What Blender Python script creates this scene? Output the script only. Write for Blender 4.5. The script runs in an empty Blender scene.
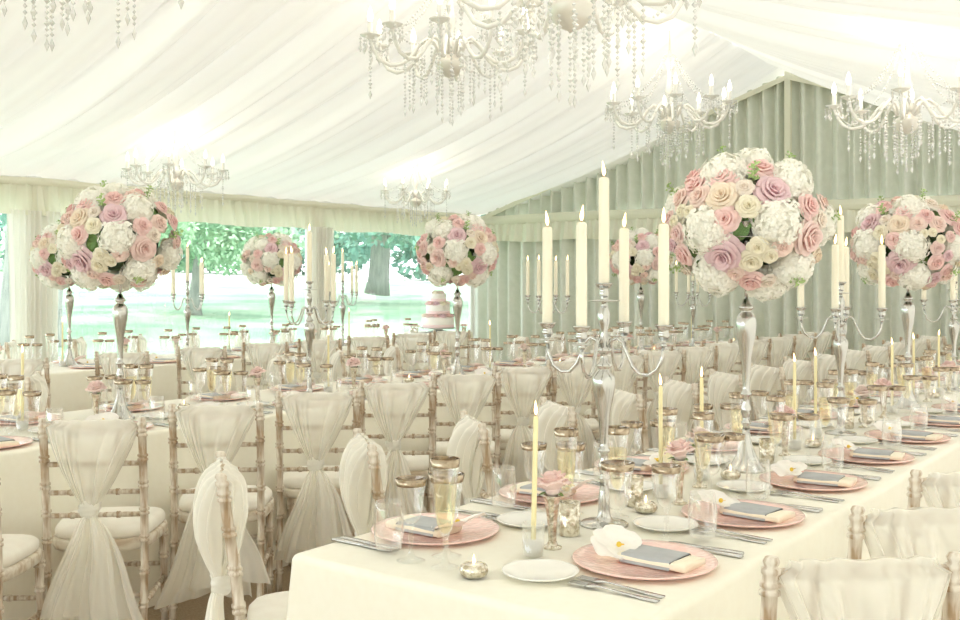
import bpy, math, random
from mathutils import Vector, Matrix
PI = math.pi
R = math.radians
random.seed(7)
scene = bpy.context.scene
COL = scene.collection

# ------------------------------------------------------------------ materials
def mat(name, color=(.8, .8, .8), rough=.5, metal=0., **kw):
    m = bpy.data.materials.new(name)
    m.use_nodes = True
    b = m.node_tree.nodes['Principled BSDF']
    b.inputs['Base Color'].default_value = (*color, 1)
    b.inputs['Roughness'].default_value = rough
    b.inputs['Metallic'].default_value = metal
    for k, v in kw.items():
        k = {'trans': 'Transmission Weight', 'ior': 'IOR', 'sheen': 'Sheen Weight', 'spec': 'Specular IOR Level',
             'sss': 'Subsurface Weight', 'coat': 'Coat Weight', 'alpha': 'Alpha'}.get(k, k)
        b.inputs[k].default_value = v
    return m

def N(m, t, **kw):
    n = m.node_tree.nodes.new(t)
    for k, v in kw.items():
        setattr(n, k, v)
    return n

def L(m, a, b):
    m.node_tree.links.new(a, b)

def noise_color(m, c1, c2, scale=8, stretch=(1, 1, 1), lo=.35, hi=.65, detail=4, bump=0, bscale=None):
    b = m.node_tree.nodes['Principled BSDF']
    tc = N(m, 'ShaderNodeTexCoord')
    mp = N(m, 'ShaderNodeMapping')
    mp.inputs['Scale'].default_value = stretch
    L(m, tc.outputs['Object'], mp.inputs['Vector'])
    nz = N(m, 'ShaderNodeTexNoise')
    nz.inputs['Scale'].default_value = scale
    nz.inputs['Detail'].default_value = detail
    L(m, mp.outputs[0], nz.inputs['Vector'])
    cr = N(m, 'ShaderNodeValToRGB')
    cr.color_ramp.elements[0].position = lo
    cr.color_ramp.elements[0].color = (*c1, 1)
    cr.color_ramp.elements[1].position = hi
    cr.color_ramp.elements[1].color = (*c2, 1)
    L(m, nz.outputs['Fac'], cr.inputs[0])
    L(m, cr.outputs[0], b.inputs['Base Color'])
    if bump:
        n2 = N(m, 'ShaderNodeTexNoise')
        n2.inputs['Scale'].default_value = bscale or scale * 3
        L(m, mp.outputs[0], n2.inputs['Vector'])
        bp = N(m, 'ShaderNodeBump')
        bp.inputs['Strength'].default_value = bump
        bp.inputs['Distance'].default_value = .01
        L(m, n2.outputs['Fac'], bp.inputs['Height'])
        L(m, bp.outputs[0], b.inputs['Normal'])
    return m

def cloth_mat(name, color, transp=0., transl=.4, weave=0):
    """diffuse + translucent fabric, optionally see-through"""
    m = bpy.data.materials.new(name)
    m.use_nodes = True
    nt = m.node_tree
    nt.nodes.clear()
    out = N(m, 'ShaderNodeOutputMaterial')
    d = N(m, 'ShaderNodeBsdfDiffuse')
    d.inputs[0].default_value = (*color, 1)
    t = N(m, 'ShaderNodeBsdfTranslucent')
    t.inputs[0].default_value = (*color, 1)
    mx = N(m, 'ShaderNodeMixShader')
    mx.inputs[0].default_value = transl
    L(m, d.outputs[0], mx.inputs[1])
    L(m, t.outputs[0], mx.inputs[2])
    last = mx
    if transp:
        tr = N(m, 'ShaderNodeBsdfTransparent')
        m2 = N(m, 'ShaderNodeMixShader')
        m2.inputs[0].default_value = transp
        L(m, last.outputs[0], m2.inputs[1])
        L(m, tr.outputs[0], m2.inputs[2])
        last = m2
    L(m, last.outputs[0], out.inputs[0])
    return m

def thin_glass(name, tint=(1, 1, 1), edge=.55, base=.04, rough=.02):
    m = bpy.data.materials.new(name)
    m.use_nodes = True
    nt = m.node_tree
    nt.nodes.clear()
    out = N(m, 'ShaderNodeOutputMaterial')
    tr = N(m, 'ShaderNodeBsdfTransparent')
    tr.inputs[0].default_value = (*tint, 1)
    g = N(m, 'ShaderNodeBsdfGlossy')
    g.inputs[0].default_value = (1, 1, 1, 1)
    g.inputs['Roughness'].default_value = rough
    lw = N(m, 'ShaderNodeLayerWeight')
    lw.inputs['Blend'].default_value = .35
    mr = N(m, 'ShaderNodeMapRange')
    mr.inputs['To Min'].default_value = base
    mr.inputs['To Max'].default_value = edge
    L(m, lw.outputs['Facing'], mr.inputs['Value'])
    mx = N(m, 'ShaderNodeMixShader')
    L(m, mr.outputs[0], mx.inputs[0])
    L(m, tr.outputs[0], mx.inputs[1])
    L(m, g.outputs[0], mx.inputs[2])
    L(m, mx.outputs[0], out.inputs[0])
    return m

def emit(name, color, strength):
    m = bpy.data.materials.new(name)
    m.use_nodes = True
    nt = m.node_tree
    nt.nodes.clear()
    out = N(m, 'ShaderNodeOutputMaterial')
    e = N(m, 'ShaderNodeEmission')
    e.inputs[0].default_value = (*color, 1)
    e.inputs[1].default_value = strength
    L(m, e.outputs[0], out.inputs[0])
    return m

M = {}
M['linen'] = noise_color(mat('ivory_linen', rough=.85, sheen=.2), (.915, .885, .77), (.93, .905, .795), 40)
M['chiffon'] = cloth_mat('ivory_chiffon', (.98, .965, .905), .46, .36)
M['chiffon_tail'] = cloth_mat('ivory_chiffon_tail', (.98, .965, .905), .30, .36)
M['chiffon_thick'] = cloth_mat('ivory_chiffon_knot', (.972, .968, .93), .08, .45)
for nm_ in ('chiffon', 'chiffon_tail'):
    m_ = M[nm_]
    lw_ = N(m_, 'ShaderNodeLayerWeight')
    lw_.inputs['Blend'].default_value = .5
    mr_ = N(m_, 'ShaderNodeMapRange')
    mr_.inputs['To Min'].default_value = {'chiffon': .50, 'chiffon_tail': .36}[nm_]
    mr_.inputs['To Max'].default_value = .02
    L(m_, lw_.outputs['Facing'], mr_.inputs['Value'])
    mx_ = [n for n in m_.node_tree.nodes if n.type == 'MIX_SHADER'][1]
    L(m_, mr_.outputs[0], mx_.inputs[0])
M['wood'] = noise_color(mat('limewashed_wood', rough=.55), (.40, .28, .17), (.78, .72, .63), 60, (1, 1, .12), .36, .62)
M['wood_flat'] = noise_color(mat('limewashed_seat_wood', rough=.55), (.56, .45, .33), (.80, .75, .66), 30, (.3, 1, 1), .34, .58)
M['cushion'] = noise_color(mat('cream_cushion', rough=.8, sheen=.3), (.86, .82, .74), (.90, .87, .79), 20)
M['silver'] = mat('polished_silver', (.60, .595, .57), .2, 1.)
M['cutlery'] = mat('steel_cutlery', (.66, .66, .66), .22, 1.)
M['mercury'] = noise_color(mat('mercury_glass', rough=.22, metal=.85), (.55, .48, .36), (.88, .84, .74), 90, lo=.4, hi=.6, bump=.4, bscale=60)
M['band'] = noise_color(mat('silvered_rim', rough=.22, metal=.9), (.26, .19, .12), (.60, .50, .38), 60, lo=.35, hi=.65)
M['glass'] = thin_glass('clear_glass', (.998, .998, .995), .62, .045)
M['glass_thick'] = thin_glass('votive_glass', (.985, .99, .985), .42, .06)
M['wine'] = thin_glass('champagne', (.985, .95, .80), .35, .06)
M['water'] = thin_glass('water', (.97, .98, .98), .5, .05)
M['charger'] = noise_color(mat('pink_glass_plate', rough=.18, coat=.5), (.93, .61, .56), (.95, .68, .63), 45, lo=.4, hi=.6, bump=.3, bscale=70)
M['porcelain'] = mat('white_porcelain', (.9, .89, .85), .15, spec=.6)
M['napkin'] = mat('cream_napkin', (.90, .84, .68), .8, sheen=.2)
M['menu'] = noise_color(mat('grey_menu_card', rough=.6), (.42, .435, .455), (.48, .495, .515), 30)
M['menu_edge'] = mat('dark_card_edge', (.06, .05, .05), .7)
M['orchid'] = cloth_mat('white_orchid', (.97, .955, .92), 0, .15)
M['yellow'] = mat('orchid_throat', (.85, .60, .08), .6)
M['candle'] = mat('ivory_candle', (.95, .90, .74), .45)
M['taper'] = mat('pale_yellow_taper', (.93, .84, .50), .45)
M['wick'] = mat('black_wick', (.03, .02, .02), .8)
M['flame'] = emit('candle_flame', (1., .62, .28), 7)
M['sand'] = mat('white_sand', (.92, .90, .86), .9)
M['tealight'] = mat('white_wax', (.94, .90, .82), .5)
for nm, c in dict(pink=(.965, .73, .71), blush=(.96, .79, .73), mauve=(.87, .66, .70), dusty=(.94, .75, .72),
                  cream=(.95, .90, .75), peach=(.96, .85, .72), pale=(.95, .87, .79)).items():
    M['rose_' + nm] = cloth_mat('rose_' + nm, c, 0, .2)
M['hydrangea'] = cloth_mat('hydrangea_white', (.98, .97, .91), 0, .2)
M['leaf'] = noise_color(mat('green_leaf', rough=.5), (.09, .20, .05), (.20, .34, .10), 20)
M['sprig'] = mat('pale_green_sprig', (.40, .54, .22), .6)
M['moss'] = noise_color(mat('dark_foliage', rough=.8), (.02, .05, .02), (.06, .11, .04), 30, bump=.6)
M['crystal'] = mat('crystal', (.98, .98, .97), .08, trans=.25, ior=1.5, spec=.9)
M['acrylic'] = mat('white_acrylic', (.96, .95, .92), .2, trans=.1)
M['metal_white'] = mat('white_metal_bowl', (.80, .77, .72), .3, .3)
M['bulb'] = emit('lit_bulb', (1., .88, .70), 5)
M['ceiling'] = cloth_mat('ceiling_voile', (.978, .977, .965), 0, .066)
M['gable'] = noise_color(mat('grey_green_voile', rough=.85, sheen=.2), (.68, .705, .62), (.73, .75, .67), 12)
M['valance'] = cloth_mat('valance_voile', (.88, .865, .74), 0, .25)
M['side_lining'] = cloth_mat('side_lining', (.92, .90, .83), 0, .17)
M['drape'] = cloth_mat('drape_voile', (.93, .91, .86), 0, .4)
M['frame'] = mat('white_frame', (.90, .90, .88), .35)
M['pvc'] = thin_glass('window_pvc', (.99, 1, .995), .45, .03)
M['floor'] = noise_color(mat('tan_matting', rough=.9), (.35, .26, .17), (.48, .37, .25), 60, (1, 4, 1), bump=.4)
M['lawn'] = noise_color(mat('lawn_grass', rough=.95, spec=.1), (.16, .31, .20), (.33, .46, .32), .35, detail=8, bump=.5, bscale=30)
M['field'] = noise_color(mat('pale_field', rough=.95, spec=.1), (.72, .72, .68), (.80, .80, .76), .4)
M['bark'] = noise_color(mat('tree_bark', rough=.9), (.20, .22, .20), (.32, .33, .30), 10, (1, 1, .2), bump=.8)
M['treeleaf'] = noise_color(mat('tree_leaves', rough=.7), (.06, .19, .15), (.15, .34, .25), .6)
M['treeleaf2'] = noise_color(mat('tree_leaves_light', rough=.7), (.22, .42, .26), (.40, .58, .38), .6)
M['icing'] = mat('white_icing', (.94, .90, .86), .5)
M['icing_pink'] = mat('pink_icing_ribbon', (.90, .68, .68), .5)
M['label_black'] = mat('dark_shade', (.05, .05, .05), .7)

# ------------------------------------------------------------------ mesh building
class MB:
    def __init__(s):
        s.v, s.f, s.s = [], [], []

    def add(s, v, f, smooth=True, T=None):
        o = len(s.v)
        s.v += [tuple(T @ Vector(p)) for p in v] if T else [tuple(p) for p in v]
        s.f += [tuple(i + o for i in q) for q in f]
        s.s += [smooth] * len(f)
        return s

    def grid(s, fn, nu, nv, closed=False, smooth=True):
        v = [fn(i / nu, j / nv) for j in range(nv + 1) for i in range(nu + (0 if closed else 1))]
        w = nu if closed else nu + 1
        f = []
        for j in range(nv):
            for i in range(nu):
                a = i
                b = (i + 1) % w
                f.append((j * w + a, j * w + b, (j + 1) * w + b, (j + 1) * w + a))
        return s.add(v, f, smooth)

    def lathe(s, prof, n=16, c=(0, 0, 0), cap0=True, cap1=True, smooth=True, T=None):
        v, f = [], []
        for r, z in prof:
            for i in range(n):
                a = 2 * PI * i / n
                v.append((c[0] + r * math.cos(a), c[1] + r * math.sin(a), c[2] + z))
        for j in range(len(prof) - 1):
            for i in range(n):
                k = (i + 1) % n
                f.append((j * n + i, j * n + k, (j + 1) * n + k, (j + 1) * n + i))
        if cap0 and prof[0][0] > 1e-6:
            f.append(tuple(range(n))[::-1])
        if cap1 and prof[-1][0] > 1e-6:
            f.append(tuple((len(prof) - 1) * n + i for i in range(n)))
        return s.add(v, f, smooth, T)

    def tube(s, pts, rad, n=8, cap=True):
        pts = [Vector(p) for p in pts]
        if not hasattr(rad, '__len__'):
            rad = [rad] * len(pts)
        v, f = [], []
        up = None
        for i, p in enumerate(pts):
            t = (pts[min(i + 1, len(pts) - 1)] - pts[max(i - 1, 0)])
            t = t.normalized() if t.length > 1e-9 else Vector((0, 0, 1))
            if up is None:
                up = Vector((0, 0, 1)) if abs(t.z) < .9 else Vector((1, 0, 0))
            a = (up - t * up.dot(t)).normalized()
            up = a
            b = t.cross(a)
            for k in range(n):
                q = 2 * PI * k / n
                v.append(p + (a * math.cos(q) + b * math.sin(q)) * rad[i])
        for j in range(len(pts) - 1):
            for k in range(n):
                m_ = (k + 1) % n
                f.append((j * n + k, j * n + m_, (j + 1) * n + m_, (j + 1) * n + k))
        if cap:
            f.append(tuple(range(n))[::-1])
            f.append(tuple((len(pts) - 1) * n + k for k in range(n)))
        return s.add(v, f)

    def box(s, x0, x1, y0, y1, z0, z1, T=None):
        v = [(x, y, z) for z in (z0, z1) for y in (y0, y1) for x in (x0, x1)]
        f = [(0, 2, 3, 1), (4, 5, 7, 6), (0, 1, 5, 4), (2, 6, 7, 3), (0, 4, 6, 2), (1, 3, 7, 5)]
        return s.add(v, f, False, T)

    def octa(s, p, r, h=None):
        h = h or r
        x, y, z = p
        v = [(x + r, y, z), (x, y + r, z), (x - r, y, z), (x, y - r, z), (x, y, z + h), (x, y, z - h)]
        f = [(0, 1, 4), (1, 2, 4), (2, 3, 4), (3, 0, 4), (1, 0, 5), (2, 1, 5), (3, 2, 5), (0, 3, 5)]
        return s.add(v, f, False)

    def ball(s, p, r, n=8, sz=1.):
        pr = [(r * math.sin(PI * j / n), -r * sz * math.cos(PI * j / n)) for j in range(n + 1)]
        pr[0] = (1e-7, pr[0][1])
        pr[-1] = (1e-7, pr[-1][1])
        return s.lathe(pr, n + 2, p, False, False)

    def mesh(s, name, m):
        me = bpy.data.meshes.new(name)
        me.from_pydata(s.v, [], s.f)
        me.polygons.foreach_set('use_smooth', s.s)
        for q in (m if isinstance(m, (list, tuple)) else [m]):
            me.materials.append(q)
        me.update()
        return me

def obj(name, me, parent=None, loc=(0, 0, 0), rot=(0, 0, 0), scale=(1, 1, 1), label=None, cat=None, group=None, kind=None):
    o = bpy.data.objects.new(name, me)
    COL.objects.link(o)
    o.location = loc
    o.rotation_euler = rot
    o.scale = scale if hasattr(scale, '__len__') else (scale,) * 3
    if parent:
        o.parent = parent
    for k, v in (('label', label), ('category', cat), ('group', group), ('kind', kind)):
        if v:
            o[k] = v
    return o

def thing(name, label, cat, loc=(0, 0, 0), rz=0, group=None, scale=1):
    return obj(name, None, None, loc, (0, 0, rz), scale, label, cat, group)

ORD = ['first', 'second', 'third', 'fourth', 'fifth', 'sixth', 'seventh', 'eighth', 'ninth', 'tenth', 'eleventh', 'twelfth',
       'thirteenth', 'fourteenth', 'fifteenth', 'sixteenth', 'seventeenth']

# ------------------------------------------------------------------ camera
CAM_H, F, HOR, YAW = 1.40, 1020., 280., R(36.69)
cam_d = bpy.data.cameras.new('camera')
cam = bpy.data.objects.new('camera', cam_d)
COL.objects.link(cam)
cam.location = (0, 0, CAM_H)
cam.rotation_euler = (PI / 2, 0, YAW)
cam_d.sensor_width = 36
cam_d.lens = F / 960 * 36
cam_d.shift_y = -(310 - HOR) / 960
cam_d.clip_end = 500
cam_d.clip_start = .05
scene.camera = cam

def ground_xy(px, Z):
    """world x, y of something seen in photo column px at depth Z"""
    Xc = (px - 480) / F * Z
    return Xc * math.cos(YAW) - Z * math.sin(YAW), Xc * math.sin(YAW) + Z * math.cos(YAW)

# ------------------------------------------------------------------ room
XL, XR, RIDGE, YB, YF = -8.6, .4, -4.1, 11.5, -7.5
EAVE, APEX = 2.30, 3.82
TOP = .75
TAB = {'front': (-1.8125, -.895, 1.67, 10.3), 'middle': (-4.66, -3.74, 1.2, 10.3), 'window': (-7.56, -6.64, 1.9, 8.5)}

def roof(x):
    return EAVE + (APEX - EAVE) * (1 - abs(x - RIDGE) / 4.5)

fl = MB()
fl.box(XL - .1, XR + .1, YF, YB + .1, -.05, 0)
obj('floor', fl.mesh('floor', M['floor']), kind='structure')

def fold_fn(seed, lo, hi, a, b):
    """irregular swag profile along one axis: returns f(y) >= 0 (depth of the drop)"""
    rr = random.Random(seed)
    ks, y = [], a
    while y < b:
        w = rr.uniform(lo, hi)
        ks.append((y, y + w, rr.uniform(.45, 1.)))
        y += w
    ks.append((y, y + 1, .6))

    def f(y):
        for y0, y1, d in ks:
            if y0 <= y < y1:
                t = (y - y0) / (y1 - y0)
                return d * (1 - (abs(2 * t - 1)) ** 1.7)
        return 0
    return f

for side, nm in ((-1, 'ceiling'), (1, 'ceiling')):
    fa = fold_fn(11 + side, .22, .62, YF - 1, YB + 1)
    fb = fold_fn(31 + side, .07, .15, YF - 1, YB + 1)

    def cf(u, t, side=side, fa=fa, fb=fb):
        y = YF + u * (YB - YF)
        x = RIDGE + side * 4.5 * (1 - t) if side < 0 else RIDGE + 4.5 * (1 - t)
        e = math.sin(PI * t) ** .6
        yy = y + .10 * math.sin(PI * t) * math.sin(y * 1.3)
        bay = abs(math.sin((y - 4.95) / 3.2 * PI)) ** .7
        z = roof(x) - (.10 + .05 * bay) * math.sin(PI * t) - (.03 + .19 * e) * fa(yy) - (.01 + .016 * e) * fb(yy) + .03
        return (x, y, z - .03 * bay * t)
    c = MB()
    c.grid(cf, 900, 14)
    obj(nm, c.mesh('ceiling_side', M['ceiling']), kind='structure')

# gable wall: pleated grey-green curtain, built as closed slab so it has thickness
def pleat(x, w, ph=0):
    return .5 + .5 * math.sin(x / w * 2 * PI + ph + 1.1 * math.sin(x * 3.1 + ph) + .7 * math.sin(x * 7.7))

wb = MB()
wb.grid(lambda u, t: (XL + u * 9, YB - .15 * pleat(XL + u * 9, .21) - .02 * pleat(XL + u * 9, .083, 2), t * 2.28), 700, 3)
wb.grid(lambda u, t: (XL + u * 9, YB - .02 - .13 * pleat(XL + u * 9, .17, 1) - .012 * pleat(XL + u * 9, .06, 4), 2.25 + t * (roof(XL + u * 9) - .06 - 2.25)), 900, 3)
obj('wall_back', wb.mesh('wall_back', M['gable']), kind='structure')
tb = MB()
for x0, x1 in ((XL, RIDGE), (RIDGE, XR)):
    z0, z1 = roof(x0) - .09, roof(x1) - .09
    v = [(x, y, z) for x, z in ((x0, z0), (x1, z1)) for y, dz in ((YB - .20, -.065), (YB - .20, .06), (YB - .0, .06), (YB - .0, -.065)) for z in (z + dz,)]
    tb.add(v, [(0, 1, 5, 4), (1, 2, 6, 5), (2, 3, 7, 6), (3, 0, 4, 7), (0, 3, 2, 1), (4, 5, 6, 7)], False)
obj('trim_1', tb.mesh('gable_trim', M['valance']), kind='structure')
tp = MB()
tp.box(RIDGE - .035, RIDGE + .035, YB - .19, YB - .14, 2.25, APEX - .06)
obj('trim_2', tp.mesh('gable_pole', M['valance']), kind='structure')

def ruffle(name, label, along, a, b, fixed, sgn, z_top, z_bot, band, seed, group):
    """gathered valance: a plain header band plus a gathered skirt; along = 'x' or 'y'"""
    rr = random.Random(seed)
    ph = rr.uniform(0, 6)
    t0 = obj(name, None, None, (0, 0, 0), label=label, cat='valance', group=group)
    P = lambda s, d, z: (s, fixed + sgn * d, z) if along == 'x' else (fixed + sgn * d, s, z)
    hb = MB()
    nh = 80

    def hf(u, v):
        s = a + u * (b - a)
        q = v * 2 * PI
        return P(s, .045 + .028 * math.cos(q), z_top - band / 2 + band / 2 * math.sin(q) - .012 * math.sin(u * PI * 3 + ph) ** 2)
    hb.grid(hf, nh, 10)
    obj('header_band', hb.mesh('header_band', M['valance']), t0)
    sk = MB()

    def sf(u, v):
        s = a + u * (b - a)
        d = .03 + (.02 + .05 * v) * pleat(s, .15, ph) + .012 * pleat(s, .05, ph)
        return P(s + .03 * v * math.sin(s * 9), d, z_top - band * .8 - v * (z_top - band * .8 - z_bot) - .012 * math.sin(s * 5 + ph) * v)
    sk.grid(sf, int((b - a) * 70), 6)
    obj('gathered_skirt', sk.mesh('gathered_skirt', M['valance']), t0)
    return t0

ruffle('valance', 'cream gathered valance across the grey-green end curtain', 'x', XL + .1, XR - .05, YB - .13, -1, 2.29, 1.92, .13, 3, None)
for i, (a, b) in enumerate(((-1.3, 1.75), (1.75, 4.9), (4.9, 8.34), (8.34, 11.4))):
    ruffle('valance', 'cream gathered valance over window, ' + ['beside the entrance', 'first bay', 'between the two gathered curtains', 'last bay by the end curtain'][i],
           'y', a, b, XL, 1, 2.31, 1.98, .07, 10 + i, 'window valances')

# right wall (behind the photographer's shoulder): plain hung lining
wr = MB()
wr.grid(lambda u, t: (XR - .03 * pleat(YF + u * (YB - YF), .2), YF + u * (YB - YF), t * 2.33), 560, 2)
obj('wall_right', wr.mesh('wall_right', M['side_lining']), kind='structure')

# left wall: clear windows between posts
posts = [-7.5, -1.4, 1.75, 4.9, 8.34, 11.45]
for i in range(5):
    a, b = posts[i] + .06, posts[i + 1] - .06
    w = obj('window_%d' % (i + 1), None, None, (XL, (a + b) / 2, 0), kind='structure')
    h = (b - a) / 2
    fr = MB()
    fr.box(-.04, .0, -h, h, .0, .12)
    fr.box(-.04, .0, -h, h, 2.12, 2.3)
    fr.box(-.04, .0, -h, -h + .06, .12, 2.12)
    fr.box(-.04, .0, h - .06, h, .12, 2.12)
    obj('window_frame', fr.mesh('window_frame', M['frame']), w)
    pn = MB()
    pn.box(-.025, -.02, -h + .06, h - .06, .12, 2.12)
    obj('glass_pane', pn.mesh('glass_pane', M['pvc']), w)
wl = MB()
for y in posts:
    wl.box(XL - .06, XL + .03, y - .06, y + .06, 0, 2.32)
wl.box(XL - .05, XL + .005, YF, YB, 2.12, 2.44)
obj('wall_left', wl.mesh('wall_left', M['frame']), kind='structure')
for i, (y, hw) in enumerate(((1.75, .24), (4.86, .25), (8.34, .2))):
    d = MB()

    def df(u, t, y=y, hw=hw):
        s = (u - .5) * 2 * hw * (1 - .12 * math.sin(PI * t))
        return (XL + .06 + .07 * pleat(u * 2, .22, y), y + s, 2.0 * (1 - t) + .01)
    d.grid(df, 60, 8)
    obj('window_curtain', d.mesh('window_curtain', M['drape']),
        label='cream gathered curtain on the window post ' + ['by the entrance end', 'beside the dark tree trunk', 'behind the pink and white flower globe'][i],
        cat='curtain', group='window curtains')

# ------------------------------------------------------------------ outside
def lawn_z(d):
    return .0 if d < 2 else (d - 2) * .031

g = MB()
NX = 30
g.grid(lambda u, t: (-8.8 - 44 * t, -20 + u * 110, -.06 + lawn_z(44 * t)), 30, 20)
g.add([(-8.8, -20, -.06), (6, -20, -.06), (6, -7.5, -.06), (-8.8, -7.5, -.06)], [(0, 1, 2, 3)])
obj('lawn_ground', g.mesh('lawn', M['lawn']), kind='structure')
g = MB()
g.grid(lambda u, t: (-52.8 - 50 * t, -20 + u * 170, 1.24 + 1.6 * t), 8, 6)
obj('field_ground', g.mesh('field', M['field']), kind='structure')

def leaf_cloud(center, rad, n, size, seed):
    rr = random.Random(seed)
    mb = MB()
    lumps = [(Vector((rr.gauss(0, .5), rr.gauss(0, .5), rr.gauss(0, .35))), rr.uniform(.3, .55)) for _ in range(16)]
    for i in range(n):
        c, lr = lumps[i % 16]
        d = Vector((rr.gauss(0, 1), rr.gauss(0, 1), rr.gauss(0, 1))).normalized() * lr * rr.uniform(.5, 1) ** .5
        p = c + d
        p = Vector((p.x * rad[0], p.y * rad[1], p.z * rad[2])) + Vector(center)
        a = Vector((rr.gauss(0, 1), rr.gauss(0, 1), rr.gauss(0, 1))).normalized() * size * rr.uniform(.6, 1.3)
        b = a.orthogonal().normalized() * size * .5
        mb.add([p - a, p + b * .9, p + a, p - b * .9], [(0, 1, 2, 3)], False)
    return mb

TREES = [  # px, Z, trunk radius, ground z, crown centre height, crown radii, leaves, material, label
    (28, 19, .55, .2, 6.0, (4.5, 4.5, 2.9), 14000, 'treeleaf', 'dark thick-trunked tree on the lawn beside the first gathered curtain'),
    (196, 30, .16, .6, 3.0, (2.6, 2.6, 1.9), 14000, 'treeleaf2', 'light green drooping tree on the lawn above the branched candlestick'),
    (377, 40, .42, 1.15, 4.3, (7.2, 7.2, 2.9), 20000, 'treeleaf', 'broad dark tree with single trunk in the second window'),
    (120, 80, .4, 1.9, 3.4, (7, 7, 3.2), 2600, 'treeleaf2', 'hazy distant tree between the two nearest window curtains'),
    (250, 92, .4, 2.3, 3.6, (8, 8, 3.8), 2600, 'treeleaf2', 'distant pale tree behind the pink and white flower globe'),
    (325, 98, .4, 2.4, 3.8, (6, 6, 4.2), 2400, 'treeleaf', 'distant tree just beside the broad dark tree'),
    (425, 86, .4, 2.2, 3.6, (8, 8, 4.0), 2600, 'treeleaf', 'distant dark tree beyond the tiered cake'),
    (45, 88, .4, 2.1, 3.5, (7, 7, 4), 2200, 'treeleaf', 'distant tree behind the thick dark trunk'),
    (190, 98, .4, 2.3, 3.6, (6, 6, 4.0), 2400, 'treeleaf', 'distant tree behind the light green drooping tree'),
]
for i, (px, Z, tr, gz, ch, rad, n, mm, lab) in enumerate(TREES):
    x, y = ground_xy(px, Z)
    t = thing('lawn_tree', lab, 'tree', (x, y, gz - .3), group='trees outside the windows')
    tk = MB()
    rr = random.Random(i)
    tk.tube([(0, 0, 0), (rr.uniform(-.1, .1), 0, .6), (rr.uniform(-.15, .15), .1, 2.2), (.1, 0, ch * .75)], [tr * 1.25, tr * 1.0, tr * .92, tr * .5], 12)
    for k in range(5):
        a = rr.uniform(0, 6.28)
        tk.tube([(0, 0, 1.8 + k * .3), (math.cos(a) * rad[0] * .3, math.sin(a) * rad[0] * .3, ch * .8), (math.cos(a) * rad[0] * .6, math.sin(a) * rad[0] * .6, ch * 1.05)], [tr * .4, tr * .25, tr * .1], 7)
    obj('trunk', tk.mesh('trunk', M['bark']), t)
    obj('crown', leaf_cloud((0, 0, ch), rad, n, .10 if Z < 35 else (.14 if Z < 50 else .42), 50 + i).mesh('crown', M[mm]), t)

# ------------------------------------------------------------------ tablecloths
def cloth(key, label):
    x0, x1, y0, y1 = TAB[key]
    mb = MB()
    r = .018
    # perimeter with rounded corners
    per = []
    cr = .022
    def arc(cx, cy, a0):
        for k in range(7):
            a = a0 + PI / 2 * k / 6
            per.append((cx + cr * math.cos(a), cy + cr * math.sin(a), math.cos(a), math.sin(a)))
    def edge(xa, ya, xb, yb, nx, ny, n):
        for k in range(1, n):
            per.append((xa + (xb - xa) * k / n, ya + (yb - ya) * k / n, nx, ny))
    arc(x0 + cr, y0 + cr, PI)
    edge(x0 + cr, y0, x1 - cr, y0, 0, -1, 18)
    arc(x1 - cr, y0 + cr, 1.5 * PI)
    edge(x1, y0 + cr, x1, y1 - cr, 1, 0, 150)
    arc(x1 - cr, y1 - cr, 0)
    edge(x1 - cr, y1, x0 + cr, y1, 0, 1, 18)
    arc(x0 + cr, y1 - cr, PI / 2)
    edge(x0, y1 - cr, x0, y0 + cr, -1, 0, 150)
    n = len(per)
    rows = []
    for k in range(5):
        a = PI / 2 * k / 4
        rows.append((-r + r * math.sin(a), TOP - r + r * math.cos(a), 0))
    for k in range(1, 11):
        rows.append((.0, (TOP - r) * (1 - k / 10) + .004, k / 10))
    v = []
    for off, z, t in rows:
        for (x, y, nx, ny) in per:
            s = x * 1.7 + y
            cw = abs(nx * ny) * 2
            w = t * (.004 + .014 * (.5 + .5 * math.sin(s * 7.3 + 1.2 * math.sin(s * 2.1)))) + t * cw * .05
            v.append((x + nx * (off + w), y + ny * (off + w), z))
    f = []
    for j in range(len(rows) - 1):
        for i in range(n):
            k = (i + 1) % n
            f.append((j * n + i, (j + 1) * n + i, (j + 1) * n + k, j * n + k))
    f.append(tuple(range(n)))
    mb.add(v, f)
    mb.s[-1] = False
    return obj('tablecloth', mb.mesh('tablecloth', M['linen']), label=label, cat='tablecloth', group='long tablecloths')

cloth('front', 'ivory cloth over the long front table, its blunt end towards us')
cloth('middle', 'ivory cloth over the long middle table behind the row of sashed chairs')
cloth('window', 'ivory cloth over the long table nearest the windows')

# ------------------------------------------------------------------ chairs
def turned(h, r, rings, n=10, taper=1.0, finial=False):
    pr = [(r * taper, 0)]
    for z in rings:
        for dz in (-.012, .004):
            q = r * (taper + (1 - taper) * z / h)
            pr += [(q, z + dz - .006), (q * 1.3, z + dz - .003), (q * 1.3, z + dz + .003), (q, z + dz + .006)]
    if finial:
        pr += [(r, h - .035), (r * 1.2, h - .031), (r * 1.2, h - .024), (r * .8, h - .020), (r * 1.05, h - .010), (r * .8, h - .002), (r * .1, h)]
    else:
        pr.append((r, h))
    return pr

def bend(mb, fn):
    mb.v = [fn(*p) for p in mb.v]
    return mb

BW = .172     # half spacing of the back posts
def post_y(z):
    return -.20 - .055 * max(0, (z - .45) / .46) ** 1.3 - .05 * max(0, (.42 - z) / .42) ** 1.5

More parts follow.
